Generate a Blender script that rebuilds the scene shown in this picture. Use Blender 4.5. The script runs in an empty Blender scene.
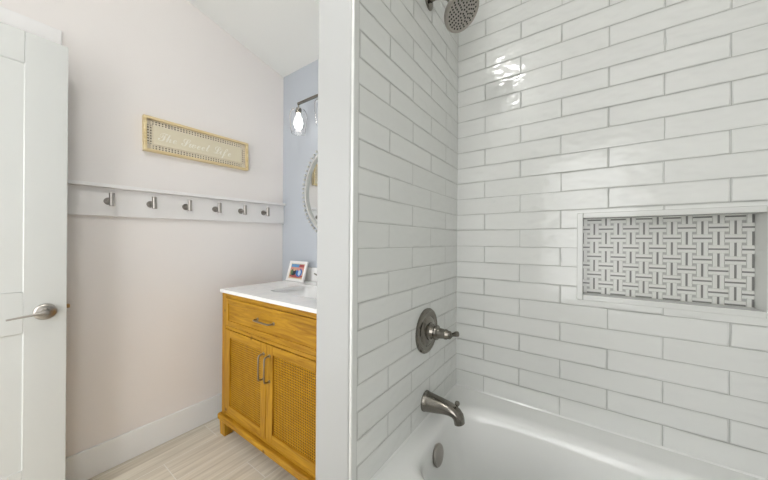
import bpy, bmesh, math, random
from mathutils import Vector, Matrix
from math import sin, cos, pi, radians
random.seed(7)
S = bpy.context.scene
COL = S.collection

# ------------------------------------------------------------------ helpers
def srgb(r, g, b):
    f = lambda c: (c/255/12.92) if c/255 <= .04045 else ((c/255+.055)/1.055)**2.4
    return (f(r), f(g), f(b), 1)

def newmat(name):
    m = bpy.data.materials.new(name); m.use_nodes = True
    nt = m.node_tree; b = nt.nodes['Principled BSDF']
    return m, nt, b

def N(nt, t, **kw):
    n = nt.nodes.new(t)
    for k, v in kw.items(): setattr(n, k, v)
    return n

def plain(name, col, rough=.5, metal=0, spec=.5, bump=0, bscale=200, coat=0):
    m, nt, b = newmat(name)
    b.inputs['Base Color'].default_value = col
    b.inputs['Roughness'].default_value = rough
    b.inputs['Metallic'].default_value = metal
    b.inputs['Specular IOR Level'].default_value = spec
    b.inputs['Coat Weight'].default_value = coat
    tc = N(nt, 'ShaderNodeTexCoord')
    no = N(nt, 'ShaderNodeTexNoise'); no.inputs['Scale'].default_value = bscale
    nt.links.new(tc.outputs['Object'], no.inputs['Vector'])
    bp = N(nt, 'ShaderNodeBump'); bp.inputs['Strength'].default_value = bump; bp.inputs['Distance'].default_value = .001
    nt.links.new(no.outputs['Fac'], bp.inputs['Height']); nt.links.new(bp.outputs['Normal'], b.inputs['Normal'])
    return m

def metal(name, col, rough):
    m, nt, b = newmat(name)
    b.inputs['Base Color'].default_value = col
    b.inputs['Metallic'].default_value = 1
    tc = N(nt, 'ShaderNodeTexCoord'); no = N(nt, 'ShaderNodeTexNoise')
    no.inputs['Scale'].default_value = 60
    mr = N(nt, 'ShaderNodeMapRange'); mr.inputs['To Min'].default_value = rough*.85; mr.inputs['To Max'].default_value = rough*1.15
    nt.links.new(tc.outputs['Object'], no.inputs['Vector']); nt.links.new(no.outputs['Fac'], mr.inputs['Value'])
    nt.links.new(mr.outputs['Result'], b.inputs['Roughness'])
    return m

def emit(name, col, strength):
    m, nt, b = newmat(name)
    b.inputs['Base Color'].default_value = col
    b.inputs['Emission Color'].default_value = col
    b.inputs['Emission Strength'].default_value = strength
    return m

ROWH, TILE = .078, .3109
def tile_mat(name, axis, sign, shift):
    """glazed subway tile; axis = horizontal coordinate, row lines every 78 mm"""
    m, nt, b = newmat(name); L = nt.links.new
    tc = N(nt, 'ShaderNodeTexCoord'); sp = N(nt, 'ShaderNodeSeparateXYZ'); L(tc.outputs['Object'], sp.inputs[0])
    a = N(nt, 'ShaderNodeMath', operation='MULTIPLY_ADD'); L(sp.outputs[axis], a.inputs[0])
    a.inputs[1].default_value = sign; a.inputs[2].default_value = shift + 20*TILE
    z = N(nt, 'ShaderNodeMath', operation='ADD'); L(sp.outputs['Z'], z.inputs[0]); z.inputs[1].default_value = .002
    cb = N(nt, 'ShaderNodeCombineXYZ'); L(a.outputs[0], cb.inputs[0]); L(z.outputs[0], cb.inputs[1])
    br = N(nt, 'ShaderNodeTexBrick', offset=.5, offset_frequency=2, squash=1.0)
    L(cb.outputs[0], br.inputs['Vector'])
    br.inputs['Scale'].default_value = 1
    br.inputs['Color1'].default_value = (.70, .71, .685, 1); br.inputs['Color2'].default_value = (.735, .745, .72, 1)
    br.inputs['Mortar'].default_value = srgb(172, 173, 168)
    br.inputs['Mortar Size'].default_value = .0010; br.inputs['Mortar Smooth'].default_value = .15
    br.inputs['Bias'].default_value = 0; br.inputs['Brick Width'].default_value = TILE; br.inputs['Row Height'].default_value = ROWH
    L(br.outputs['Color'], b.inputs['Base Color'])
    # soft hand-made undulation of the glaze and a pillowed edge
    br2 = N(nt, 'ShaderNodeTexBrick', offset=.5, offset_frequency=2, squash=1.0); L(cb.outputs[0], br2.inputs['Vector'])
    for k, v in (('Scale', 1), ('Mortar Size', .005), ('Mortar Smooth', 1), ('Brick Width', TILE), ('Row Height', ROWH)):
        br2.inputs[k].default_value = v
    br2.inputs['Color1'].default_value = (0, 0, 0, 1); br2.inputs['Color2'].default_value = (1, 1, 1, 1)
    n1 = N(nt, 'ShaderNodeTexNoise'); n1.inputs['Scale'].default_value = 16; n1.inputs['Detail'].default_value = 1
    mp = N(nt, 'ShaderNodeMapping'); mp.inputs['Scale'].default_value = (1, 1, 1.7); L(tc.outputs['Object'], mp.inputs[0]); 
    # shift the noise per tile so that neighbouring tiles tilt differently
    add = N(nt, 'ShaderNodeVectorMath', operation='MULTIPLY_ADD'); L(br2.outputs['Color'], add.inputs[0])
    add.inputs[1].default_value = (.35, .35, .35); L(mp.outputs[0], add.inputs[2]); L(add.outputs[0], n1.inputs['Vector'])
    bp1 = N(nt, 'ShaderNodeBump'); bp1.inputs['Strength'].default_value = 1; bp1.inputs['Distance'].default_value = .0027
    L(n1.outputs['Fac'], bp1.inputs['Height'])
    inv = N(nt, 'ShaderNodeMath', operation='SUBTRACT'); inv.inputs[0].default_value = 1; L(br2.outputs['Fac'], inv.inputs[1])
    bp2 = N(nt, 'ShaderNodeBump'); bp2.inputs['Strength'].default_value = .35; bp2.inputs['Distance'].default_value = .0010
    L(inv.outputs[0], bp2.inputs['Height']); L(bp1.outputs['Normal'], bp2.inputs['Normal']); L(bp2.outputs['Normal'], b.inputs['Normal'])
    mr = N(nt, 'ShaderNodeMapRange'); mr.inputs['To Min'].default_value = .10; mr.inputs['To Max'].default_value = .8
    L(br.outputs['Fac'], mr.inputs['Value']); L(mr.outputs[0], b.inputs['Roughness'])
    return m

def wood_mat(name, grain, c1, c2, c3, knots=True):
    """grain: index of the axis along which the grain runs"""
    m, nt, b = newmat(name); L = nt.links.new
    tc = N(nt, 'ShaderNodeTexCoord'); mp = N(nt, 'ShaderNodeMapping')
    sc = [14, 14, 14]; sc[grain] = 1.3; mp.inputs['Scale'].default_value = sc
    L(tc.outputs['Object'], mp.inputs[0])
    n = N(nt, 'ShaderNodeTexNoise'); n.inputs['Scale'].default_value = 3; n.inputs['Detail'].default_value = 6; n.inputs['Distortion'].default_value = 1.2
    L(mp.outputs[0], n.inputs['Vector'])
    cr = N(nt, 'ShaderNodeValToRGB'); L(n.outputs['Fac'], cr.inputs[0])
    cr.color_ramp.elements[0].position = .30; cr.color_ramp.elements[0].color = c1
    cr.color_ramp.elements[1].position = .70; cr.color_ramp.elements[1].color = c2
    out = cr.outputs[0]
    if knots:
        v = N(nt, 'ShaderNodeTexVoronoi'); v.inputs['Scale'].default_value = 8.5
        L(tc.outputs['Object'], v.inputs['Vector'])
        k = N(nt, 'ShaderNodeMapRange'); k.inputs['From Min'].default_value = .04; k.inputs['From Max'].default_value = .13
        k.inputs['To Min'].default_value = .85; k.inputs['To Max'].default_value = 0
        L(v.outputs['Distance'], k.inputs[0])
        mx = N(nt, 'ShaderNodeMix', data_type='RGBA'); L(k.outputs[0], mx.inputs['Factor']); L(out, mx.inputs['A']); mx.inputs['B'].default_value = c3
        out = mx.outputs['Result']
    L(out, b.inputs['Base Color']); b.inputs['Roughness'].default_value = .5; b.inputs['Specular IOR Level'].default_value = .3
    bp = N(nt, 'ShaderNodeBump'); bp.inputs['Strength'].default_value = .2; bp.inputs['Distance'].default_value = .001
    L(n.outputs['Fac'], bp.inputs['Height']); L(bp.outputs[0], b.inputs['Normal'])
    return m

def cane_mat():
    m, nt, b = newmat('woven_cane'); L = nt.links.new
    tc = N(nt, 'ShaderNodeTexCoord'); sp = N(nt, 'ShaderNodeSeparateXYZ'); L(tc.outputs['Object'], sp.inputs[0])
    p = .0125
    def s(o, ph=0):
        q = N(nt, 'ShaderNodeMath', operation='MULTIPLY_ADD'); L(o, q.inputs[0]); q.inputs[1].default_value = 2*pi/p; q.inputs[2].default_value = ph
        r = N(nt, 'ShaderNodeMath', operation='COSINE'); L(q.outputs[0], r.inputs[0]); return r.outputs[0]
    a = N(nt, 'ShaderNodeMath', operation='ADD'); L(s(sp.outputs['X']), a.inputs[0]); L(s(sp.outputs['Z']), a.inputs[1])
    mr = N(nt, 'ShaderNodeMapRange'); mr.inputs['From Min'].default_value = .35; mr.inputs['From Max'].default_value = 1.25; L(a.outputs[0], mr.inputs[0])
    no = N(nt, 'ShaderNodeTexNoise'); no.inputs['Scale'].default_value = 26; no.inputs['Detail'].default_value = 3; L(tc.outputs['Object'], no.inputs['Vector'])
    st = N(nt, 'ShaderNodeMix', data_type='RGBA'); L(no.outputs['Fac'], st.inputs['Factor'])
    st.inputs['A'].default_value = srgb(156, 108, 2); st.inputs['B'].default_value = srgb(190, 141, 14)
    mx = N(nt, 'ShaderNodeMix', data_type='RGBA'); L(mr.outputs[0], mx.inputs['Factor']); L(st.outputs['Result'], mx.inputs['A'])
    mx.inputs['B'].default_value = srgb(66, 38, 4)
    L(mx.outputs['Result'], b.inputs['Base Color']); b.inputs['Roughness'].default_value = .55; b.inputs['Specular IOR Level'].default_value = .25
    bp = N(nt, 'ShaderNodeBump'); bp.invert = True; bp.inputs['Strength'].default_value = .6; bp.inputs['Distance'].default_value = .002
    L(a.outputs[0], bp.inputs['Height']); L(bp.outputs[0], b.inputs['Normal'])
    return m

def floor_mat():
    m, nt, b = newmat('wood_look_plank_tile'); L = nt.links.new
    tc = N(nt, 'ShaderNodeTexCoord'); sp = N(nt, 'ShaderNodeSeparateXYZ'); L(tc.outputs['Object'], sp.inputs[0])
    W, Lg = .170, .80
    xs = N(nt, 'ShaderNodeMath', operation='ADD'); L(sp.outputs['X'], xs.inputs[0]); xs.inputs[1].default_value = 1.283+W*20
    dv = N(nt, 'ShaderNodeMath', operation='DIVIDE'); L(xs.outputs[0], dv.inputs[0]); dv.inputs[1].default_value = W
    fl = N(nt, 'ShaderNodeMath', operation='FLOOR'); L(dv.outputs[0], fl.inputs[0])
    # each run of planks is offset by a third: joints at y = -.565, -.833, ...
    oy = N(nt, 'ShaderNodeMath', operation='MULTIPLY_ADD'); L(fl.outputs[0], oy.inputs[0]); oy.inputs[1].default_value = .268; L(sp.outputs['Y'], oy.inputs[2])
    o2 = N(nt, 'ShaderNodeMath', operation='ADD'); L(oy.outputs[0], o2.inputs[0]); o2.inputs[1].default_value = .565-.268*19+Lg*20
    cb = N(nt, 'ShaderNodeCombineXYZ'); L(o2.outputs[0], cb.inputs[0]); L(xs.outputs[0], cb.inputs[1])
    br = N(nt, 'ShaderNodeTexBrick', offset=0, squash=1); L(cb.outputs[0], br.inputs['Vector'])
    for k, v in (('Scale', 1), ('Mortar Size', .0018), ('Mortar Smooth', .1), ('Brick Width', Lg), ('Row Height', W), ('Bias', 0)):
        br.inputs[k].default_value = v
    br.inputs['Color1'].default_value = (.0, .0, .0, 1); br.inputs['Color2'].default_value = (1, 1, 1, 1); br.inputs['Mortar'].default_value = (.5, .5, .5, 1)
    mp = N(nt, 'ShaderNodeMapping'); mp.inputs['Scale'].default_value = (16, .9, 1); L(tc.outputs['Object'], mp.inputs[0])
    ad = N(nt, 'ShaderNodeVectorMath', operation='MULTIPLY_ADD'); L(br.outputs['Color'], ad.inputs[0]); ad.inputs[1].default_value = (5, 5, 5); L(mp.outputs[0], ad.inputs[2])
    n = N(nt, 'ShaderNodeTexNoise'); n.inputs['Scale'].default_value = 2.2; n.inputs['Detail'].default_value = 5; n.inputs['Distortion'].default_value = .8; L(ad.outputs[0], n.inputs['Vector'])
    cr = N(nt, 'ShaderNodeValToRGB'); L(n.outputs['Fac'], cr.inputs[0])
    cr.color_ramp.elements[0].position = .25; cr.color_ramp.elements[0].color = srgb(186, 177, 161)
    cr.color_ramp.elements[1].position = .75; cr.color_ramp.elements[1].color = srgb(226, 219, 204)
    mx = N(nt, 'ShaderNodeMix', data_type='RGBA'); L(br.outputs['Fac'], mx.inputs['Factor']); L(cr.outputs[0], mx.inputs['A']); mx.inputs['B'].default_value = srgb(222, 219, 212)
    L(mx.outputs['Result'], b.inputs['Base Color']); b.inputs['Roughness'].default_value = .42
    bp = N(nt, 'ShaderNodeBump'); bp.invert = True; bp.inputs['Strength'].default_value = .4; bp.inputs['Distance'].default_value = .001
    L(br.outputs['Fac'], bp.inputs['Height']); L(bp.outputs[0], b.inputs['Normal'])
    return m

def marble_mat():
    m, nt, b = newmat('white_quartz_counter'); L = nt.links.new
    tc = N(nt, 'ShaderNodeTexCoord'); n = N(nt, 'ShaderNodeTexNoise'); n.inputs['Scale'].default_value = 3.5; n.inputs['Detail'].default_value = 7; n.inputs['Distortion'].default_value = 2
    L(tc.outputs['Object'], n.inputs['Vector'])
    cr = N(nt, 'ShaderNodeValToRGB'); L(n.outputs['Fac'], cr.inputs[0])
    e = cr.color_ramp.elements; e[0].position = .44; e[0].color = (.89, .89, .88, 1); e[1].position = .56; e[1].color = (.89, .89, .88, 1)
    q = cr.color_ramp.elements.new(.50); q.color = (.83, .835, .835, 1)
    L(cr.outputs[0], b.inputs['Base Color']); b.inputs['Roughness'].default_value = .18
    return m

M = {}
M['cream'] = plain('cream_wall_paint', (.86, .823, .798, 1), .8, bump=.08)
M['blue'] = plain('grey_blue_wall_paint', (.49, .525, .575, 1), .7, bump=.08)
M['white'] = plain('white_wall_paint', (.67, .678, .672, 1), .55, bump=.05)
M['trim'] = plain('white_satin_trim_paint', (.87, .855, .845, 1), .38)
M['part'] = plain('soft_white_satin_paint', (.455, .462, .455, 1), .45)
M['base'] = plain('white_baseboard_paint', (.84, .85, .85, 1), .35)
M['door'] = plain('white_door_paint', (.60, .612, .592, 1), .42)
M['ceil'] = plain('ceiling_paint', (.85, .86, .84, 1), .9, bump=.08)
M['tileA'] = tile_mat('glazed_subway_tile_end', 'Y', -1, .0035)
M['tileB'] = tile_mat('glazed_subway_tile_long', 'X', 1, .0197)
M['tileC'] = tile_mat('glazed_subway_tile_foot', 'Y', -1, .1)
M['pencil'] = plain('glazed_pencil_trim', (.68, .69, .665, 1), .15)
M['floor'] = floor_mat()
M['marble'] = marble_mat()
M['tub'] = plain('white_acrylic', (.79, .795, .775, 1), .16, coat=.3)
M['porcelain'] = plain('white_porcelain', (.90, .90, .895, 1), .12)
M['nickel'] = metal('brushed_nickel', (.22, .205, .18, 1), .20)
M['satin'] = metal('satin_nickel', (.40, .375, .345, 1), .30)
M['pull'] = metal('aged_pewter', (.30, .27, .22, 1), .3)
M['darkn'] = plain('dark_rubber_nozzle', (.012, .012, .012, 1), .5)
M['brass'] = metal('worn_brass', (.42, .27, .12, 1), .35)
M['woodv'] = wood_mat('honey_pine_upright', 2, srgb(142, 97, 10), srgb(188, 142, 36), srgb(70, 38, 0))
M['woodh'] = wood_mat('honey_pine_level', 0, srgb(142, 97, 10), srgb(188, 142, 36), srgb(70, 38, 0))
M['cane'] = cane_mat()
M['signwood'] = wood_mat('pale_gold_wood', 1, srgb(214, 190, 138), srgb(236, 220, 180), srgb(150, 110, 50), False)
M['signpanel'] = plain('pale_straw_panel', srgb(222, 213, 188), .7, bump=.3, bscale=90)
M['lattice'] = plain('whitewashed_lattice', srgb(228, 218, 198), .7)
M['signback'] = plain('brown_backing_board', srgb(84, 64, 36), .8)
M['text'] = plain('chalk_white_lettering', srgb(240, 236, 222), .7)
M['mosw'] = plain('white_marble_mosaic', (.70, .705, .67, 1), .2)
M['mosd'] = plain('grey_mosaic_dot', srgb(172, 173, 169), .3)
M['mosg'] = plain('mosaic_grout', srgb(202, 202, 197), .8)
M['mosk'] = plain('dark_mosaic_strip', srgb(128, 128, 125), .4)
M['beadwhite'] = plain('whitewashed_bead', (.60, .60, .58, 1), .6)
m, nt, b = newmat('mirror_glass'); b.inputs['Metallic'].default_value = 1; b.inputs['Roughness'].default_value = .02; b.inputs['Base Color'].default_value = (.88, .9, .9, 1); M['mirror'] = m
m, nt, b = newmat('clear_glass'); b.inputs['Transmission Weight'].default_value = 1; b.inputs['Roughness'].default_value = .03; b.inputs['IOR'].default_value = 1.3; b.inputs['Base Color'].default_value = (1, 1, 1, 1); M['glass'] = m
M['bulb'] = emit('lit_bulb_glass', (1, .97, .93, 1), 5)
M['lampglow'] = emit('lit_opal_glass', (1, .99, .975, 1), 70)

class MB:
    def __init__(s): s.v = []; s.f = []; s.m = []; s.mats = []
    def mi(s, mat):
        if mat not in s.mats: s.mats.append(mat)
        return s.mats.index(mat)
    def add(s, vs, fs, mat):
        o = len(s.v); k = s.mi(mat); s.v += [tuple(p) for p in vs]
        for f in fs: s.f.append([o+i for i in f]); s.m.append(k)
        return s
    def box(s, x0, x1, y0, y1, z0, z1, mat, M_=None):
        vs = [Vector((x, y, z)) for z in (z0, z1) for y in (y0, y1) for x in (x0, x1)]
        if M_ is not None: vs = [M_ @ v for v in vs]
        return s.add(vs, [(0, 2, 3, 1), (4, 5, 7, 6), (0, 1, 5, 4), (2, 6, 7, 3), (0, 4, 6, 2), (1, 3, 7, 5)], mat)
    def lathe(s, o, d, prof, mat, n=40):
        """prof: list of (distance along d, radius)"""
        o = Vector(o); d = Vector(d).normalized(); a = d.orthogonal().normalized(); c = d.cross(a)
        vs = []; fs = []
        for t, r in prof:
            r = max(r, 1e-5)
            for i in range(n):
                an = 2*pi*i/n; vs.append(o + d*t + (a*cos(an)+c*sin(an))*r)
        for j in range(len(prof)-1):
            for i in range(n):
                i2 = (i+1) % n; fs.append((j*n+i, j*n+i2, (j+1)*n+i2, (j+1)*n+i))
        fs.append(tuple(range(n))[::-1]); fs.append(tuple((len(prof)-1)*n+i for i in range(n)))
        return s.add(vs, fs, mat)
    def tube(s, pts, radii, mat, n=16, flat=1.0, side=None):
        pts = [Vector(p) for p in pts]
        if not isinstance(radii, (list, tuple)): radii = [radii]*len(pts)
        vs = []; fs = []; prev = Vector(side) if side else None
        for i, p in enumerate(pts):
            t = (pts[min(i+1, len(pts)-1)]-pts[max(i-1, 0)]).normalized()
            if prev is None: prev = t.orthogonal()
            a = (prev - t*prev.dot(t)).normalized(); prev = a; c = t.cross(a)
            for k in range(n):
                an = 2*pi*k/n; vs.append(p + a*cos(an)*radii[i] + c*sin(an)*radii[i]*flat)
        for j in range(len(pts)-1):
            for i in range(n):
                i2 = (i+1) % n; fs.append((j*n+i, j*n+i2, (j+1)*n+i2, (j+1)*n+i))
        fs.append(tuple(range(n))[::-1]); fs.append(tuple((len(pts)-1)*n+i for i in range(n)))
        return s.add(vs, fs, mat)
    def sphere(s, c, r, mat, n=10, m_=6):
        prof = [(-r*cos(pi*j/m_), r*sin(pi*j/m_)) for j in range(m_+1)]
        return s.lathe(c, (0, 0, 1), prof, mat, n)
    def prism(s, poly, ax, a0, a1, mat):
        """poly in the other two axes (cyclic order), extruded along axis ax"""
        def P(u, v, w): return {0: (w, u, v), 1: (u, w, v), 2: (u, v, w)}[ax]
        n = len(poly); vs = [P(u, v, a0) for u, v in poly] + [P(u, v, a1) for u, v in poly]
        fs = [tuple(range(n)), tuple(range(n, 2*n))[::-1]] + [(i, (i+1) % n, n+(i+1) % n, n+i) for i in range(n)]
        return s.add(vs, fs, mat)
    def build(s, name, parent=None, bevel=0, smooth=None, seg=2, sub=0):
        off = Vector((0, 0, 0)); p = parent
        while p is not None: off += p.location; p = p.parent
        me = bpy.data.meshes.new(name)
        me.from_pydata([tuple(Vector(v)-off) for v in s.v], [], s.f)
        for mt in s.mats: me.materials.append(mt)
        for pl, k in zip(me.polygons, s.m): pl.material_index = k
        bm = bmesh.new(); bm.from_mesh(me); bmesh.ops.recalc_face_normals(bm, faces=bm.faces); bm.to_mesh(me); bm.free()
        o = bpy.data.objects.new(name, me); COL.objects.link(o); o.parent = parent
        if bevel:
            b = o.modifiers.new('bevel', 'BEVEL'); b.width = bevel; b.segments = seg; b.limit_method = 'ANGLE'; b.angle_limit = radians(40)
        if sub:
            q = o.modifiers.new('subdiv', 'SUBSURF'); q.levels = q.render_levels = sub
        if smooth or bevel:
            for pl in me.polygons: pl.use_smooth = True
            ang = radians(smooth or 35)
            bm = bmesh.new(); bm.from_mesh(me)
            for e in bm.edges:
                if len(e.link_faces) == 2 and e.calc_face_angle(0) > ang: e.smooth = False
            bm.to_mesh(me); bm.free()
        return o

def thing(name, label, cat, loc, group=None, kind=None):
    o = bpy.data.objects.new(name, None); COL.objects.link(o); o.location = loc; o.empty_display_size = .05
    tag(o, label, cat, group, kind); return o
def tag(o, label=None, cat=None, group=None, kind=None):
    if label: o['label'] = label
    if cat: o['category'] = cat
    if group: o['group'] = group
    if kind: o['kind'] = kind
    return o
def struct(o, label, cat): return tag(o, label, cat, kind='structure')
def B(name, x0, x1, y0, y1, z0, z1, mat, parent=None, bevel=0): return MB().box(x0, x1, y0, y1, z0, z1, mat).build(name, parent, bevel)

# ------------------------------------------------------------------ room shell
CX = -1.485           # painted left wall
BY = .022             # blue wall
DY = -1.90            # wall behind the camera
RX = 1.52             # foot of the tub
def cz(y): return 2.52 + .2167*(.033-y)      # sloping ceiling
o = B('floor', -1.6, 1.64, -3.2, .16, -.06, 0, M['floor']); struct(o, 'pale wood-look plank tile floor with light grout lines', 'floor')
o = MB().prism([(.16, cz(.16)), (-2.02, cz(-2.02)), (-2.02, cz(-2.02)+.1), (.16, cz(.16)+.1)], 0, -1.6, 1.64, M['ceil']).build('ceiling')
struct(o, 'white sloping ceiling rising from the blue wall', 'ceiling')
o = MB().prism([(.16, 0), (-2.02, 0), (-2.02, cz(-2.02)), (.16, cz(.16))], 0, CX-.115, CX, M['cream']).build('wall_left')
struct(o, 'pinkish cream painted wall carrying the hook rail', 'wall')
o = B('wall_back', CX, -.145, BY, .16, 0, cz(BY), M['blue']); struct(o, 'grey-blue painted wall behind the vanity', 'wall')
# partition between vanity and tub
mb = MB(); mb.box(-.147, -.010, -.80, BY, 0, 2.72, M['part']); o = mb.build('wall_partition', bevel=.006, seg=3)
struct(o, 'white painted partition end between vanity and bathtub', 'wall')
o = B('wall_tub_end', -.0098, 0, -.776, 0, .40, 2.66, M['tileA']); struct(o, 'shaded white subway-tiled wall carrying the shower fittings', 'wall')
o = B('trim_1', -.0098, .0015, -.800, -.776, .0, 2.66, M['pencil'], bevel=.003); struct(o, 'narrow white tile edging down the partition corner', 'trim')
# long tiled wall with niche opening
NX0, NX1, NZ0, NZ1, ND = .524, .988, .979, 1.288, .080
mb = MB()
t = .021; e0 = t-.002     # the hole is a little larger than the clear opening; the lining fills the rest
mb.box(0, NX0-e0, 0, .14, 0, 2.60, M['tileB']); mb.box(NX1+e0, RX, 0, .14, 0, 2.60, M['tileB'])
mb.box(NX0-e0, NX1+e0, 0, .14, 0, NZ0-e0, M['tileB']); mb.box(NX0-e0, NX1+e0, 0, .14, NZ1+e0, 2.60, M['tileB'])
mb.box(-.147, 0, 0.034, .16, 0, 2.6, M['white'])
o = mb.build('wall_tub_back'); struct(o, 'long white glossy subway-tiled wall with recessed niche', 'wall')
# niche lining and edging
mb = MB(); y0 = -.0012
mb.box(NX0-t, NX0, y0, ND, NZ0-t, NZ1+t, M['pencil']); mb.box(NX1, NX1+t, y0, ND, NZ0-t, NZ1+t, M['pencil'])
mb.box(NX0, NX1, y0, ND, NZ1, NZ1+t, M['pencil']); mb.box(NX0, NX1, y0, ND, NZ0-t, NZ0, M['pencil'])
mb.box(NX0-t, NX1+t, ND+.006, ND+.02, NZ0-t, NZ1+t, M['mosg'])
o = mb.build('trim_2', bevel=.003); struct(o, 'white bullnose edging lining the shower niche', 'trim')
# basketweave mosaic
mb = MB(); s = .0384; bx, bz = .562, 1.2825
mb.box(NX0, NX1, ND, ND+.006, NZ0, NZ1, M['mosg'])
def clipbox(x0, x1, z0, z1, h, mat):
    x0 = max(x0, NX0); x1 = min(x1, NX1); z0 = max(z0, NZ0); z1 = min(z1, NZ1)
    if x1-x0 > .001 and z1-z0 > .001: mb.box(x0, x1, ND-h, ND+.001, z0, z1, mat)
sz = .0376
for i in range(-2, 13):
    for j in range(-2, 11):
        X = bx+i*s; Z = bz-j*sz
        hl, w, g = .625, .275, .075           # half length, bar width, half gap
        if (i+j) % 2 == 0:
            for sg in (-1, 1):
                a, b_ = sorted((sg*g*sz, sg*(g+w)*sz)); clipbox(X-hl*s, X+hl*s, Z+a, Z+b_, .003, M['mosw'])
            clipbox(X-hl*s*.97, X+hl*s*.97, Z-g*sz, Z+g*sz, .0015, M['mosk'])
        else:
            for sg in (-1, 1):
                a, b_ = sorted((sg*g*s, sg*(g+w)*s)); clipbox(X+a, X+b_, Z-hl*sz, Z+hl*sz, .003, M['mosw'])
            clipbox(X-g*s, X+g*s, Z-hl*sz*.97, Z+hl*sz*.97, .0015, M['mosk'])
        clipbox(X+.385*s, X+.615*s, Z-.615*sz, Z-.385*sz, .002, M['mosd'])
o = mb.build('trim_3'); struct(o, 'grey and white basketweave mosaic at the back of the shower niche', 'mosaic')
# foot wall, right wall, wall behind camera with doorway
mb = MB(); mb.box(RX, RX+.12, -2.02, .16, 0, 3.05, M['white']); o = mb.build('wall_right'); struct(o, 'plain white wall beyond the foot of the tub', 'wall')
o = B('wall_tub_foot', RX-.010, RX, -.783, 0, .40, 2.66, M['tileC']); struct(o, 'white subway tile at the foot of the tub', 'wall')
DX0, DX1, DH = -1.345, -.615, 2.045
mb = MB(); mb.box(CX, DX0, DY-.12, DY, 0, 3.0, M['white']); 
WX0, WX1, WZ0, WZ1 = .20, .95, .60, 2.05      # unseen window opening, added behind the camera for fill light on the tile
mb.box(DX1, WX0, DY-.12, DY, 0, 3.0, M['white']); mb.box(WX1, RX, DY-.12, DY, 0, 3.0, M['white'])
mb.box(WX0, WX1, DY-.12, DY, 0, WZ0, M['white']); mb.box(WX0, WX1, DY-.12, DY, WZ1, 3.0, M['white']); mb.box(DX0, DX1, DY-.12, DY, DH, 3.0, M['white'])
o = mb.build('wall_front'); struct(o, 'white wall with the entrance doorway and an added fill-light window opening', 'wall')
mb = MB()
for a in ((WX0, WX0+.04, WZ0, WZ1), (WX1-.04, WX1, WZ0, WZ1), (WX0+.04, WX1-.04, WZ0, WZ0+.04), (WX0+.04, WX1-.04, WZ1-.04, WZ1), (WX0+.04, WX1-.04, 1.56, 1.59)):
    mb.box(a[0], a[1], DY-.08, DY-.04, a[2], a[3], M['trim'])
o = mb.build('fill_window_1', bevel=.003); struct(o, 'white frame of the added fill-light window in the wall behind', 'window')
mb = MB(); mb.box(DX0-.085, DX0, DY, DY+.018, 0, DH+.085, M['trim']); mb.box(DX1, DX1+.085, DY, DY+.018, 0, DH+.085, M['trim']); mb.box(DX0, DX1, DY, DY+.018, DH, DH+.085, M['trim'])
o = mb.build('trim_4', bevel=.004); struct(o, 'white casing around the entrance doorway', 'trim')
# closet doorway in the left wall, behind the open leaf: only the head casing shows
mb = MB(); CT, CE = 2.160, -1.180
mb.box(CX, CX+.019, DY+.02, CE, CT-.095, CT, M['trim']); mb.box(CX, CX+.019, CE-.09, CE, 0, CT-.095, M['trim'])
mb.box(CX, CX+.008, DY+.02, CE-.09, .01, CT-.095, M['door'])
o = mb.build('trim_5', bevel=.003); struct(o, 'white head casing just above the open door', 'trim')
# baseboards
mb = MB(); mb.box(CX, CX+.013, CE, BY, 0, .150, M['base']); o = mb.build('baseboard_left', bevel=.004); struct(o, 'tall white baseboard along the cream wall', 'baseboard')
o = B('baseboard_back', CX+.013, -.147, BY-.013, BY, 0, .150, M['trim'], bevel=.004); struct(o, 'white baseboard under the blue wall', 'baseboard')
o = B('baseboard_right', DX1+.085, RX, DY, DY+.013, 0, .150, M['trim'], bevel=.004); struct(o, 'white baseboard beside the entrance doorway', 'baseboard')

# ------------------------------------------------------------------ open door leaf (hinged at the entrance doorway)
D = thing('door_1', 'white two-panel door standing open at the left edge', 'door', (-1.35, -1.885, .012), kind='structure')
xf, xb, ya, yb, zt = -1.33, -1.368, -1.885, -1.176, 2.032
st = .118
mb = MB()
def frame2(y0, y1, z0, z1): mb.box(xb, xf, y0, y1, z0, z1, M['door'])
frame2(ya, ya+st, .012, zt); frame2(yb-st, yb, .012, zt)
for z0, z1 in ((.012, .248), (.806, .974), (1.902, zt)): frame2(ya+st, yb-st, z0, z1)
for z0, z1 in ((.248, .806), (.974, 1.902)):
    a, b_ = ya+st, yb-st
    mb.box(xb+.010, xf-.005, a, b_, z0, z1, M['door'])
    # sloped sticking around the recessed panel
    q = .0025
    P = [(xf-.001, a, z0), (xf-.001, b_, z0), (xf-.001, b_, z1), (xf-.001, a, z1)]
    Q = [(xf-.005, a+q, z0+q), (xf-.005, b_-q, z0+q), (xf-.005, b_-q, z1-q), (xf-.005, a+q, z1-q)]
    R_ = [(xf-.006, a, z0), (xf-.006, b_, z0), (xf-.006, b_, z1), (xf-.006, a, z1)]
    mb.add(P+Q+R_, [(i, (i+1) % 4, 4+(i+1) % 4, 4+i) for i in range(4)]+[(i, (i+1) % 4, 8+(i+1) % 4, 8+i) for i in range(4)]+[(4+i, 4+(i+1) % 4, 8+(i+1) % 4, 8+i) for i in range(4)], M['door'])
mb.build('door_leaf', D, bevel=.0012, seg=1)
LY, LZ = -1.237, .884
h = MB().lathe((xf, LY, LZ), (1, 0, 0), [(0, .033), (.004, .0335), (.008, .031), (.011, .022), (.013, .014), (.030, .0125), (.040, .0125), (.046, .011), (.048, .004)], M['satin'], 48).build('rose', D, smooth=40); h['label'] = 'round nickel rose of the lever handle'
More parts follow.
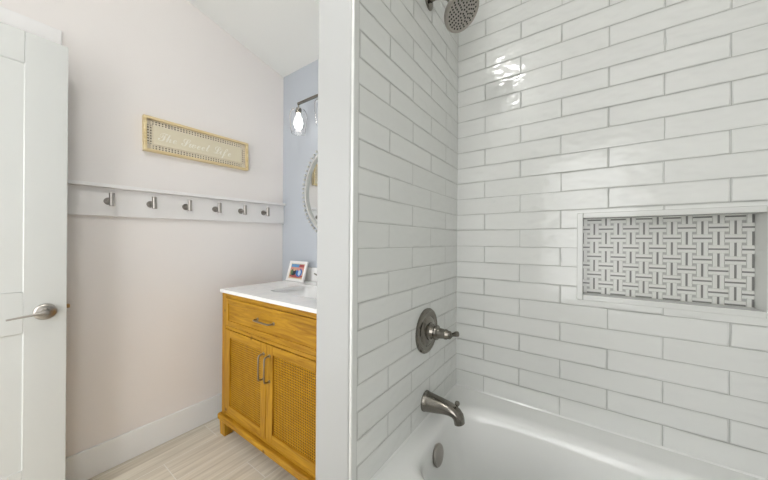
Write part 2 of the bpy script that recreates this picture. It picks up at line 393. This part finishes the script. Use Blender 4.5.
MB().tube([(xf+.040, LY, LZ), (xf+.041, LY-.012, LZ), (xf+.043, LY-.035, LZ-.002), (xf+.040, LY-.062, LZ-.005), (xf+.034, LY-.100, LZ-.010)], [.0085, .0075, .0052, .0042, .0036], M['satin'], 16, 1.0, side=(1, 0, 0)).build('handle', D, smooth=50)
MB().box(xf-.028, xf-.005, yb-.001, yb+.010, LZ+.002, LZ+.018, M['brass']).build('latch_bolt', D, bevel=.002)
for z in (.25, 1.02, 1.80):
    MB().lathe((xf-.004+.006, ya+.001, z-.045), (0, 0, 1), [(0, .006), (.09, .006)], M['satin'], 14).build('hinge', D, smooth=40)

# ------------------------------------------------------------------ hook rail
HR = thing('hook_rail', 'long white board with small ledge and six nickel hooks on cream wall', 'hook rail', (CX, -.55, 1.32)); HR.rotation_euler.x = .0165
MB().box(CX, CX+.018, -1.30, BY-.001, 1.317, 1.460, M['trim']).build('backboard', HR, bevel=.002)
MB().box(CX, CX+.045, -1.30, BY-.001, 1.460, 1.478, M['trim']).build('ledge', HR, bevel=.002)
for y in (-1.018, -.846, -.674, -.504, -.334, -.159):
    z = 1.393
    hk = MB().lathe((CX+.018, y, z), (1, 0, 0), [(0, .0185), (.004, .0185), (.007, .017), (.0075, .008), (.055, .008)], M['satin'], 28).build('hook', HR, smooth=40)
    MB().lathe((CX+.073, y+.003, z-.028), (0, 0, 1), [(0, .009), (.0015, .0115), (.064, .0115), (.066, .0095)], M['satin'], 24).build('peg', hk, smooth=40)

# ------------------------------------------------------------------ wall sign
SG = thing('wall_sign', 'pale gold framed script sign with woven border hanging above hook rail', 'sign', (CX, -.578, 1.69)); SG.rotation_euler.x = .015
y0, y1, z0, z1 = -.880, -.285, 1.690, 1.885; fx = CX+.030; fw = .014
mb = MB()
mb.box(CX, fx, y0, y1, z1-fw, z1, M['signwood']); mb.box(CX, fx, y0, y1, z0, z0+fw, M['signwood'])
mb.box(CX, fx, y0, y0+fw, z0+fw, z1-fw, M['signwood']); mb.box(CX, fx, y1-fw, y1, z0+fw, z1-fw, M['signwood'])
mb.build('frame', SG, bevel=.0015)
B('backing', CX, CX+.006, y0+fw, y1-fw, z0+fw, z1-fw, M['signback'], SG)
mb = MB(); bw = .030; xa, xb2 = CX+.009, CX+.013
ya_, yb_, za_, zb_ = y0+fw, y1-fw, z0+fw, z1-fw
for k in range(3):      # long lattice strips of the border
    d = .0005+k*.0122
    for (p, q, r, s_) in ((ya_, yb_, za_+d, za_+d+.0045), (ya_, yb_, zb_-d-.0045, zb_-d), (ya_+d, ya_+d+.0045, za_, zb_), (yb_-d-.0045, yb_-d, za_, zb_)):
        mb.box(xa, xb2, p, q, r, s_, M['lattice'])
n = 37
for k in range(n):
    y = ya_+(k+.5)*(yb_-ya_)/n
    mb.box(xa-.001, xb2+.0005, y-.0040, y+.0040, za_, za_+bw, M['lattice']); mb.box(xa-.001, xb2+.0005, y-.0040, y+.0040, zb_-bw, zb_, M['lattice'])
n = 7
for k in range(n):
    z = za_+bw+(k+.5)*(zb_-za_-2*bw)/n
    mb.box(xa-.001, xb2+.0005, ya_, ya_+bw, z-.0040, z+.0040, M['lattice']); mb.box(xa-.001, xb2+.0005, yb_-bw, yb_, z-.0040, z+.0040, M['lattice'])
mb.build('woven_border', SG)
B('panel', CX+.006, CX+.017, ya_+bw, yb_-bw, za_+bw, zb_-bw, M['signpanel'], SG, bevel=.0015)
cu = bpy.data.curves.new('lettering', 'FONT'); cu.body = '\U0001D4E3\U0001D4F1\U0001D4EE \U0001D4E2\U0001D500\U0001D4EE\U0001D4EE\U0001D4FD \U0001D4DB\U0001D4F2\U0001D4EF\U0001D4EE'
cu.size = .078; cu.extrude = .0006; cu.align_x = 'LEFT'; cu.align_y = 'CENTER'; cu.materials.append(M['text'])
to = bpy.data.objects.new('lettering', cu); COL.objects.link(to)
dg = bpy.context.evaluated_depsgraph_get(); me = bpy.data.meshes.new_from_object(to.evaluated_get(dg)); bpy.data.objects.remove(to)
W_ = max(v.co.x for v in me.vertices)-min(v.co.x for v in me.vertices); x0_ = min(v.co.x for v in me.vertices)
sx = .41/W_
for v in me.vertices:
    x, y, z = v.co; v.co = (CX+.0175+z, (ya_+bw+.022)+(x-x0_)*sx, (za_+zb_)/2+y*1.0-.002)
    v.co = v.co-SG.location
lo = bpy.data.objects.new('lettering', me); COL.objects.link(lo); lo.parent = SG
lo['label'] = 'faint white script words beginning with The'

# ------------------------------------------------------------------ vanity
VX0, VX1, VF, VBK = -1.298, -.345, -.535, BY-.016
V = thing('vanity_cabinet', 'honey pine vanity cabinet with cane door panels and nickel pulls', 'cabinet', ((VX0+VX1)/2, (VF+VBK)/2, 0))
wv, wh = M['woodv'], M['woodh']
zb0, zt0 = .125, .870
mb = MB()
mb.box(VX0, VX0+.018, VF+.045, VBK, zb0, zt0, wv); mb.box(VX1-.018, VX1, VF+.045, VBK, zb0, zt0, wv)   # side panels
mb.box(VX0+.018, VX1-.018, VBK-.012, VBK, zb0, zt0, wv)
mb.box(VX0+.018, VX1-.018, VF+.045, VBK-.012, zb0, zb0+.018, wh)
mb.build('carcass', V, bevel=.0015)
mb = MB()
mb.box(VX0, VX0+.042, VF, VF+.045, .128, zt0, wv); mb.box(VX1-.042, VX1, VF, VF+.045, .128, zt0, wv)
mb.box(VX0+.042, VX1-.042, VF+.002, VF+.045, zt0-.030, zt0, wh)
mb.box(VX0+.042, VX1-.042, VF+.002, VF+.045, .652, .672, wh)
mb.box(VX0+.042, VX1-.042, VF+.002, VF+.045, .128, .146, wh)
mb.build('face_frame', V, bevel=.002)
mb = MB(); mb.box(VX0-.012, VX1+.012, VF-.022, VBK, .092, .128, wh); mb.build('base_moulding', V, bevel=.009, seg=3)
for x0, x1 in ((VX0-.004, VX0+.058), (VX1-.058, VX1+.004)):
    for y0_, y1_ in ((VF-.012, VF+.045), (VBK-.06, VBK-.004)):
        xm = .010 if x0 < -1 else -.010
        P = [(x0, y0_, .092), (x1, y0_, .092), (x1, y1_, .092), (x0, y1_, .092)]
        cxm, cym = (x0+x1)/2, (y0_+y1_)/2
        Q = [(cxm+(p[0]-cxm)*.86, cym+(p[1]-cym)*.86, 0) for p in P]
        MB().add(P+Q, [(0, 1, 2, 3), (4, 7, 6, 5), (0, 4, 5, 1), (1, 5, 6, 2), (2, 6, 7, 3), (3, 7, 4, 0)], wv).build('foot', V, bevel=.002)
ML, MR = VX0+.044, VX1-.044
def panel_front(x0, x1, z0, z1, sl, rl, panelmat, name, rec=.010):
    mb = MB(); yf = VF-.002
    mb.box(x0, x0+sl, yf, VF+.018, z0, z1, wv); mb.box(x1-sl, x1, yf, VF+.018, z0, z1, wv)
    mb.box(x0+sl, x1-sl, yf, VF+.018, z0, z0+rl, wh); mb.box(x0+sl, x1-sl, yf, VF+.018, z1-rl, z1, wh)
    f = mb.build(name, V, bevel=.002)
    MB().box(x0+sl-.002, x1-sl+.002, yf+rec, VF+.017, z0+rl-.002, z1-rl+.002, panelmat).build('cane_panel' if panelmat is M['cane'] else 'panel', f)
    return f
dr = panel_front(ML, MR, .675, .838, .030, .030, wh, 'drawer', .006)
XC = -.826
dl = panel_front(ML, XC-.002, .149, .649, .050, .045, M['cane'], 'door')
drr = panel_front(XC+.002, MR, .149, .649, .056, .045, M['cane'], 'door')
def pull(a, b_, parent, out=.030):
    a, b_ = Vector(a), Vector(b_); o_ = Vector((0, -out, 0)); d = (b_-a)
    mb = MB()
    mb.tube([a, a+o_*.55, a+o_*.92+d*.03, a+o_+d*.10, a+o_*1.04+d*.5, b_+o_-d*.10, b_+o_*.92-d*.03, b_+o_*.55, b_], [.0055, .0048, .0046, .0044, .0040, .0044, .0046, .0048, .0055], M['pull'], 12, side=(d.normalized()))
    for p in (a, b_): mb.lathe(p, (0, -1, 0), [(-.001, .0085), (.003, .0085), (.005, .006)], M['pull'], 16)
    return mb.build('pull', parent, smooth=50)
pull((-.915, VF+.004, .763), (-.768, VF+.004, .763), dr)
pull((-.846, VF-.002, .594), (-.846, VF-.002, .462), dl)
pull((-.794, VF-.002, .594), (-.794, VF-.002, .462), drr)

# countertop with a sink cut-out
K0x, K1x, K0y, K1y, Kz0, Kz1 = -1.302, -.325, -.547, BY-.001, .870, .890
SX0, SX1, SY0, SY1 = -1.015, -.560, -.400, -.130
CT_ = thing('countertop', 'white quartz countertop with low backsplash on top of pine vanity', 'countertop', (K0x, K0y, Kz0))
mb = MB()
def superrect(cx_, cy_, a, b_, r, n=8):
    pts = []
    for (sx_, sy_, a0) in ((1, 1, 0), (-1, 1, pi/2), (-1, -1, pi), (1, -1, 3*pi/2)):
        for k in range(n+1):
            t_ = a0+k/n*pi/2; pts.append((cx_+sx_*(a-r)+r*cos(t_), cy_+sy_*(b_-r)+r*sin(t_)))
    return pts
inn = superrect((SX0+SX1)/2, (SY0+SY1)/2, (SX1-SX0)/2, (SY1-SY0)/2, .03)
out = []
ccx, ccy = (SX0+SX1)/2, (SY0+SY1)/2
corners = [(K1x, K1y), (K0x, K1y), (K0x, K0y), (K1x, K0y)]
for q in range(4):
    for k in range(9):
        # walk the outer rectangle so each inner quarter maps to one outer corner region
        c0 = corners[q]
        out.append(c0)
n_ = len(inn)
vs = [(x, y, Kz1) for x, y in inn]+[(x, y, Kz1) for x, y in corners]+[(x, y, Kz0) for x, y in inn]+[(x, y, Kz0) for x, y in corners]
fs = []
for q in range(4):
    for k in range(8):
        i = q*9+k; fs.append((i, i+1, n_+q)); fs.append((n_+4+i, n_+4+n_+q, n_+4+i+1))
    i = q*9+8; j = (i+1) % n_; q2 = (q+1) % 4
    fs.append((i, j, n_+q2, n_+q)); fs.append((n_+4+i, n_+4+n_+q, n_+4+n_+q2, n_+4+j))
    fs.append((n_+q, n_+q2, n_+4+n_+q2, n_+4+n_+q))
for i in range(n_): j = (i+1) % n_; fs.append((i, n_+4+i, n_+4+j, j))
mb.add(vs, fs, M['marble']); mb.build('worktop', CT_, smooth=30)
B('backsplash', K0x, K1x, BY-.019, BY-.001, Kz1, Kz1+.102, M['marble'], CT_, bevel=.0015)
# undermount basin
mb = MB(); n = len(inn); rings = []
for (g, z, r) in ((.008, Kz0-.001, .034), (.006, Kz0-.010, .034), (-.010, Kz0-.065, .045), (-.035, Kz0-.095, .06), (-.10, Kz0-.103, .03)):
    rings.append([(x, y, z) for x, y in superrect(ccx, ccy, (SX1-SX0)/2+g, (SY1-SY0)/2+g, r)])
outer = [[(x, y, z-.012) for x, y, z in rg] for rg in rings][::-1]
outer = [[(ccx+(x-ccx)*1.04, ccy+(y-ccy)*1.06, z) for x, y, z in rg] for rg in outer]
allr = rings+outer
vs = [p for rg in allr for p in rg]
fs = [(j*n+i, j*n+(i+1) % n, (j+1)*n+(i+1) % n, (j+1)*n+i) for j in range(len(allr)-1) if j != len(rings)-1 for i in range(n)]
fs.append(tuple((len(rings)-1)*n+i for i in range(n))); fs.append(tuple(len(rings)*n+i for i in range(n)))
fs += [(i, (i+1) % n, (len(allr)-1)*n+(i+1) % n, (len(allr)-1)*n+i) for i in range(n)]
mb.add(vs, fs, M['porcelain'])
sk = mb.build('sink_basin', smooth=50); tag(sk, 'white rectangular basin set under the quartz countertop', 'sink')
# widespread faucet, nearly hidden behind the partition
F = thing('basin_faucet', 'nickel basin tap behind the sink beside the partition', 'faucet', (ccx-.03, -.075, Kz1))
fxc = ccx-.03
MB().tube([(fxc, -.072, Kz1), (fxc, -.072, Kz1+.10), (fxc, -.080, Kz1+.14), (fxc, -.11, Kz1+.160), (fxc, -.15, Kz1+.155), (fxc, -.175, Kz1+.130)], [.016, .014, .013, .0125, .012, .011], M['nickel'], 18).build('spout', F, smooth=50)
for sx_ in (-1, 1):
    hx = fxc+sx_*.10
    MB().lathe((hx, -.070, Kz1), (0, 0, 1), [(0, .024), (.006, .024), (.012, .014), (.045, .012), (.055, .015), (.062, .010)], M['nickel'], 24).tube([(hx, -.07, Kz1+.054), (hx+sx_*.03, -.07, Kz1+.060), (hx+sx_*.075, -.07, Kz1+.072)], [.007, .006, .005], M['nickel'], 12).build('handle', F, smooth=50)

# photo frame leaning on its easel
px0, px1, pz, pd = -1.296, -1.100, .134, .050
PF = thing('photo_frame', 'small white picture frame with colourful snapshot standing on countertop corner', 'photo frame', ((px0+px1)/2, -.085, Kz1))
ang = math.atan2(pd, pz)
R = Matrix.Translation(Vector((px0, -.085, Kz1+.004))) @ Matrix.Rotation(-.29, 4, 'X')
w_, h_ = px1-px0, .150; e = .018
mb = MB()
mb.box(0, w_, 0, .014, 0, e, M['trim'], R); mb.box(0, w_, 0, .014, h_-e, h_, M['trim'], R); mb.box(0, e, 0, .014, e, h_-e, M['trim'], R); mb.box(w_-e, w_, 0, .014, e, h_-e, M['trim'], R)
mb.build('frame', PF, bevel=.002)
mb = MB(); mb.box(e, w_-e, .006, .010, e, h_-e, M['signpanel'], R)
mb.build('mount', PF)
mb = MB()
cols = dict(sky=srgb(96, 150, 196), red=srgb(170, 80, 80), pink=srgb(214, 150, 140), dark=srgb(38, 44, 50), blue=srgb(58, 110, 180), tan=srgb(206, 172, 140), green=srgb(88, 120, 84), pale=srgb(190, 208, 224))
PM = {k: plain('snapshot_'+k, v, .35) for k, v in cols.items()}
iw, ih = w_-2*e-.010, h_-2*e-.010; ox, oz = e+.005, e+.005
def blot(u0, u1, v0, v1, k, lift): mb.box(ox+u0*iw, ox+u1*iw, .0058-lift, .0062, oz+v0*ih, oz+v1*ih, PM[k], R)
blot(0, 1, 0, 1, 'tan', .0)
blot(0, .62, .78, 1, 'sky', .0002); blot(.58, .95, .80, 1, 'red', .0002); blot(0, 1, .62, .78, 'pink', .0002)
def disc(u, v, ru, rv, k, lift):
    pts = [R @ Vector((ox+(u+ru*cos(t*pi/10))*iw, .0058-lift, oz+(v+rv*sin(t*pi/10))*ih)) for t in range(20)]
    mb.add(pts, [tuple(range(20))], PM[k])
disc(.27, .42, .20, .24, 'dark', .0005); disc(.30, .62, .10, .12, 'tan', .0007); disc(.14, .40, .08, .2, 'green', .0006)
disc(.68, .42, .24, .30, 'blue', .0005); disc(.62, .66, .11, .12, 'pink', .0007); disc(.72, .40, .10, .2, 'pale', .0008); disc(.50, .16, .5, .12, 'red', .0004)
mb.build('picture', PF)
MB().tube([(px0+w_/2, -.048, Kz1+.085), (px0+w_/2, -.015, Kz1+.003)], [.004, .004], M['signback'], 8).build('easel_leg', PF)

# ------------------------------------------------------------------ round mirror
MX, MZ, MRr = -.862, 1.550, .345
MI = thing('round_mirror', 'round mirror with whitewashed beaded rim on the blue wall', 'mirror', (MX, BY, MZ))
MB().lathe((MX, BY, MZ), (0, -1, 0), [(0, MRr-.03), (.010, MRr-.03), (.0101, MRr-.034)], M['mirror'], 96).build('mirror_glass', MI, smooth=30)
mb = MB(); n = 96; prof = [(MRr-.034, .0), (MRr-.034, .020), (MRr-.036, .026), (MRr-.020, .024), (MRr-.010, .014), (MRr-.010, 0)]
vs = [(MX+r*cos(2*pi*i/n), BY-y, MZ+r*sin(2*pi*i/n)) for i in range(n) for r, y in prof]; k = len(prof)
mb.add(vs, [(i*k+j, i*k+(j+1) % k, ((i+1) % n)*k+(j+1) % k, ((i+1) % n)*k+j) for i in range(n) for j in range(k)], M['beadwhite']); mb.build('frame', MI, smooth=40)
mb = MB(); n = 66
for i in range(n):
    a = 2*pi*i/n; mb.sphere((MX+(MRr+.009)*cos(a), BY-.014, MZ+(MRr+.009)*sin(a)), .0100, M['beadwhite'])
mb.build('beaded_rim', MI, smooth=80)

# ------------------------------------------------------------------ vanity light
LXs = (-1.130, -.872, -.614); LYc, LBZ = -.105, 2.160
VL = thing('vanity_light', 'three-arm nickel vanity light with clear glass shades above mirror', 'wall light', (LXs[1], BY, LBZ))
MB().lathe((LXs[1], BY, LBZ), (0, -1, 0), [(0, .065), (.012, .065), (.018, .058), (.02, .01)], M['nickel'], 40).build('wall_plate', VL, smooth=40)
MB().tube([(LXs[1], BY-.01, LBZ), (LXs[1], LYc, LBZ)], .009, M['nickel'], 14).box(LXs[0]-.006, LXs[2]+.006, LYc-.007, LYc+.007, LBZ-.007, LBZ+.007, M['nickel']).build('bar', VL, smooth=40)
for x in LXs:
    st_ = MB().lathe((x, LYc, LBZ), (0, 0, -1), [(0, .005), (.035, .005), (.036, .020), (.040, .022), (.066, .020), (.068, .012)], M['nickel'], 24).build('socket', VL, smooth=40)
    mb = MB(); n = 40
    pr = [(.032, LBZ-.040), (.050, LBZ-.050), (.060, LBZ-.072), (.062, LBZ-.100), (.055, LBZ-.160), (.048, LBZ-.210), (.0455, LBZ-.210), (.0525, LBZ-.160), (.0595, LBZ-.100), (.0575, LBZ-.074), (.048, LBZ-.0525), (.032, LBZ-.0425)]
    k = len(pr); vs = [(x+r*cos(2*pi*i/n), LYc+r*sin(2*pi*i/n), z) for i in range(n) for r, z in pr]
    mb.add(vs, [(i*k+j, i*k+(j+1) % k, ((i+1) % n)*k+(j+1) % k, ((i+1) % n)*k+j) for i in range(n) for j in range(k)], M['glass']); mb.build('glass_shade', VL, smooth=60)
    MB().lathe((x, LYc, LBZ-.066), (0, 0, -1), [(0, .012), (.02, .014), (.045, .026), (.075, .031), (.10, .026), (.115, .013), (.119, .001)], M['bulb'], 24).build('light_bulb', VL, smooth=60)

# ------------------------------------------------------------------ bathtub
TB = thing('bathtub', 'white alcove bathtub with smooth rounded rim below the tiled walls', 'bathtub', (.755, -.38, 0))
TX0, TX1, TY0, TY1, TZ = .0005, 1.509, -.762, -.0005, .463
def outer_pt(t, cx_, cy_, ax, ay):
    c, s_ = cos(t), sin(t); q = 1/max(abs(c)/ax, abs(s_)/ay); return (cx_+c*q, cy_+s_*q)
tcx, tcy = (.042+1.44)/2, -.387
n = 160
def se(t, a, b_, p):
    c, s_ = cos(t), sin(t); q = (abs(c/a)**p+abs(s_/b_)**p)**(-1/p); return (tcx+c*q, tcy+s_*q)
ang_ = sorted(set([2*pi*i/n for i in range(n)]))
def rect_pt(t, x0, x1, y0, y1):
    c, s_ = cos(t), sin(t); q = 1e9
    if c > 1e-9: q = min(q, (x1-tcx)/c)
    if c < -1e-9: q = min(q, (x0-tcx)/c)
    if s_ > 1e-9: q = min(q, (y1-tcy)/s_)
    if s_ < -1e-9: q = min(q, (y0-tcy)/s_)
    return (tcx+c*q, tcy+s_*q)
# insert exact corner angles by snapping
cor = [math.atan2(y-tcy, x-tcx) % (2*pi) for x in (TX0, TX1) for y in (TY0, TY1)]
for c_ in cor:
    i = min(range(len(ang_)), key=lambda k: abs(ang_[k]-c_)); ang_[i] = c_
A0, B0 = (1.44-.042)/2, .277
rings = []
rings.append([rect_pt(t, TX0, TX1, TY0, TY1)+(0.0,) for t in ang_])
rings.append([rect_pt(t, TX0, TX1, TY0, TY1)+(TZ-.012,) for t in ang_])
rings.append([rect_pt(t, TX0, TX1, TY0+.004, TY1)+(TZ-.003,) for t in ang_])
rings.append([rect_pt(t, TX0, TX1, TY0+.012, TY1)+(TZ,) for t in ang_])
for (ia, ib, z, p) in ((-.012, -.012, TZ+.001, 5.5), (0, 0, TZ, 5.2), (.010, .010, TZ-.003, 5), (.020, .020, TZ-.010, 5.2), (.025, .030, TZ-.022, 5.2), (.028, .037, TZ-.042, 5.0), (.042, .050, TZ-.16, 4.6), (.075, .056, TZ-.28, 4), (.10, .075, TZ-.35, 3.8), (.15, .11, TZ-.385, 3.5), (.22, .16, TZ-.395, 3.2), (.5, .25, TZ-.398, 2.6)):
    rings.append([se(t, A0-ia, B0-ib, p)+(z,) for t in ang_])
vs = [p for rg in rings for p in rg]; n = len(ang_)
fs = [(j*n+i, j*n+(i+1) % n, (j+1)*n+(i+1) % n, (j+1)*n+i) for j in range(len(rings)-1) for i in range(n)]
fs.append(tuple((len(rings)-1)*n+i for i in range(n))); fs.append(tuple(range(n)))
MB().add(vs, fs, M['tub']).build('tub_shell', TB, smooth=45)
od = Vector((1, 0, .12)).normalized()
ov = MB().lathe((.074, -.398, .384), od, [(-.006, .030), (.002, .036), (.008, .039), (.011, .0375), (.013, .036), (.0135, .02), (.0135, .0)], M['satin'], 40).build('overflow_plate', TB, smooth=40); ov['label'] = 'round nickel overflow cover'
MB().lathe((.30, -.387, .066), (0, 0, 1), [(0, .03), (.005, .034), (.008, .028), (.012, .02), (.014, 0)], M['nickel'], 32).build('drain', TB, smooth=40)
# caulk bead where tub meets tile
mb = MB()
mb.prism([(-.006, TZ-.001), (0, TZ-.001), (0, TZ+.006)], 0, 0, 1.51, M['tub'])
mb.prism([(0, TZ-.001), (.006, TZ-.001), (0, TZ+.006)], 1, -.76, 0, M['tub'])
o = mb.build('trim_6'); struct(o, 'thin white caulk line between tub rim and tile', 'caulk')
# ------------------------------------------------------------------ tub spout
TS = thing('tub_spout', 'brushed nickel tub spout with diverter knob projecting over the rim', 'faucet', (0, -.349, .539))
mb = MB()
ys = -.347
path = [(0, .540, .0405, .0405), (.005, .540, .0405, .0405), (.008, .540, .039, .039), (.02, .540, .037, .037), (.045, .541, .033, .034), (.070, .5425, .029, .031), (.095, .543, .0245, .029)]
cen = []
vs = []; n = 28; k = 0
rows = []
for x, z, rz, ry in path: rows.append((Vector((x, ys, z)), Vector((0, 0, 1)), rz, ry))
# bend down towards the mouth
for a, x, z, rz, ry in ((18, .113, .541, .0225, .0275), (38, .129, .535, .0215, .026), (58, .139, .525, .0205, .025), (72, .143, .512, .020, .0245), (80, .144, .502, .0195, .024)):
    u = radians(a); rows.append((Vector((x, ys, z)), Vector((sin(u), 0, cos(u))), rz, ry))
for c, up, rz, ry in rows:
    for i in range(n):
        t = 2*pi*i/n; vs.append(c+up*rz*cos(t)+Vector((0, 1, 0))*ry*sin(t))
fs = [(j*n+i, j*n+(i+1) % n, (j+1)*n+(i+1) % n, (j+1)*n+i) for j in range(len(rows)-1) for i in range(n)]+[tuple(range(n))]
# hollow mouth
c, up, rz, ry = rows[-1]; base = len(vs)
for i in range(n): t = 2*pi*i/n; vs.append(c+up*rz*.78*cos(t)+Vector((0, 1, 0))*ry*.78*sin(t))
for i in range(n): t = 2*pi*i/n; vs.append(c+Vector((-.003, 0, .02))+up*rz*.7*cos(t)+Vector((0, 1, 0))*ry*.7*sin(t))
L_ = len(rows)-1
fs += [(L_*n+i, L_*n+(i+1) % n, base+(i+1) % n, base+i) for i in range(n)]+[(base+i, base+(i+1) % n, base+n+(i+1) % n, base+n+i) for i in range(n)]+[tuple(base+n+i for i in range(n))]
mb.add(vs, fs, M['nickel']); mb.build('spout', TS, smooth=50)
MB().lathe((.133, ys, .553), (.10, 0, 1), [(0, .006), (.012, .0045), (.016, .0085), (.022, .0095), (.026, .008), (.027, .001)], M['nickel'], 20).build('diverter_knob', TS, smooth=50)
# ------------------------------------------------------------------ shower valve
SV = thing('shower_valve', 'round nickel shower valve with lever handle on tiled wall above spout', 'shower valve', (0, -.344, .822))
vy, vz = -.344, .826
MB().lathe((0, vy, vz), (1, 0, 0), [(-.002, .090), (.006, .0905), (.011, .087), (.013, .080), (.010, .075), (.0095, .062), (.014, .056), (.018, .048), (.020, .036), (.0205, .0)], M['nickel'], 64).build('escutcheon', SV, smooth=25)
hb = MB().lathe((.018, vy, vz), (1, 0, 0), [(0, .036), (.006, .036), (.010, .030), (.022, .026), (.028, .030), (.034, .0285), (.040, .0215), (.060, .0185), (.066, .020), (.072, .0195), (.078, .016), (.086, .0155), (.091, .010)], M['nickel'], 40).build('hub', SV, smooth=30)
MB().tube([(.095, vy, vz+.001), (.106, vy, vz+.002), (.118, vy-.001, vz+.006), (.128, vy-.002, vz+.010), (.136, vy-.003, vz+.012)], [.011, .0075, .0075, .0105, .010], M['nickel'], 18).build('lever', SV, smooth=50)
# ------------------------------------------------------------------ shower head
SH = thing('showerhead', 'round brushed nickel shower head on short arm at top of tiled wall', 'shower head', (0, -.343, 2.165))
sy = -.343
MB().lathe((0, sy, 2.172), (1, 0, 0), [(0, .032), (.004, .0325), (.008, .030), (.012, .018), (.013, .012)], M['nickel'], 36).build('wall_flange', SH, smooth=35)
nd = Vector((.60, -.12, -.80)).normalized(); hc = Vector((.143, sy, 2.066))
back = hc-nd*.055
MB().tube([(0, sy, 2.172), (.03, sy, 2.174), (.058, sy, 2.166), (.085, sy, 2.146), tuple(back-nd*.012)], .0095, M['nickel'], 18).build('arm', SH, smooth=50)
MB().sphere(tuple(back-nd*.010), .017, M['nickel'], 24, 12).build('ball_joint', SH, smooth=80)
HR_ = .073
hd = MB().lathe(tuple(back), nd, [(0, .014), (.010, .016), (.022, .030), (.034, .056), (.042, HR_-.002), (.052, HR_), (.058, HR_-.002), (.0595, HR_-.008), (.057, HR_-.011), (.0565, .0)], M['satin'], 64).build('head_body', SH, smooth=30)
mb = MB(); a = nd.orthogonal().normalized(); c = nd.cross(a); fc = back+nd*.0565
for rr, cnt in ((.009, 4), (.019, 8), (.029, 12), (.039, 17), (.048, 20), (.057, 24)):
    for i in range(cnt):
        t = 2*pi*(i+rr*40)/cnt; p = fc+(a*cos(t)+c*sin(t))*rr
        mb.lathe(tuple(p), nd, [(-.001, .0036), (.0016, .0033), (.0018, .0005)], M['darkn'], 6)
mb.build('nozzle', SH); 

# ------------------------------------------------------------------ ceiling light
lx, ly = -.085, -1.52; lz = cz(ly)
CLt = thing('ceiling_light', 'round flush ceiling light reflected in the glossy tile', 'ceiling light', (lx, ly, lz))
tilt = Vector((0, -.2167, -1)).normalized()
MB().lathe((lx, ly, lz+.002), tilt, [(0, .15), (.02, .15), (.028, .14), (.029, .02)], M['nickel'], 48).build('ceiling_plate', CLt, smooth=35)
for i in range(3):
    t = 2*pi*i/3+.4; p = Vector((lx+.075*cos(t), ly+.075*sin(t), lz-.03+.2167*(-.075*sin(t))))
    MB().lathe(tuple(p), (0, 0, -1), [(0, .018), (.03, .018), (.032, .03), (.05, .043), (.085, .048), (.10, .036), (.106, .001)], M['lampglow'], 24).build('glass_shade', CLt, smooth=60)

# ------------------------------------------------------------------ world (even white fill, added, entering by the doorway and the added window)
w = bpy.data.worlds.new('world'); S.world = w; w.use_nodes = True
w.node_tree.nodes['Background'].inputs[0].default_value = (1, 1, 1, 1); w.node_tree.nodes['Background'].inputs[1].default_value = 4.5

# ------------------------------------------------------------------ camera
yaw, roll, f = .6129, .0066, 282.32
cam = bpy.data.cameras.new('camera'); co = bpy.data.objects.new('camera', cam); COL.objects.link(co)
right = Vector((cos(yaw), sin(yaw), 0)); view = Vector((-sin(yaw), cos(yaw), 0)); up = Vector((0, 0, 1))
# the photograph's horizon dips to the right: roll the camera the other way
r2 = right*cos(roll)+up*sin(roll); u2 = up*cos(roll)-right*sin(roll)
Mx = Matrix((r2, u2, -view)).transposed().to_4x4(); Mx.translation = Vector((.5221, -1.3899, 1.19))
co.matrix_world = Mx
cam.sensor_width = 36; cam.lens = f*36/768; cam.shift_y = 1.15/768; cam.clip_start = .02
S.camera = co
S.view_settings.view_transform = 'Standard'; S.view_settings.look = 'None'; S.view_settings.gamma = 1
S.view_settings.use_curve_mapping = False; S.view_settings.exposure = 0
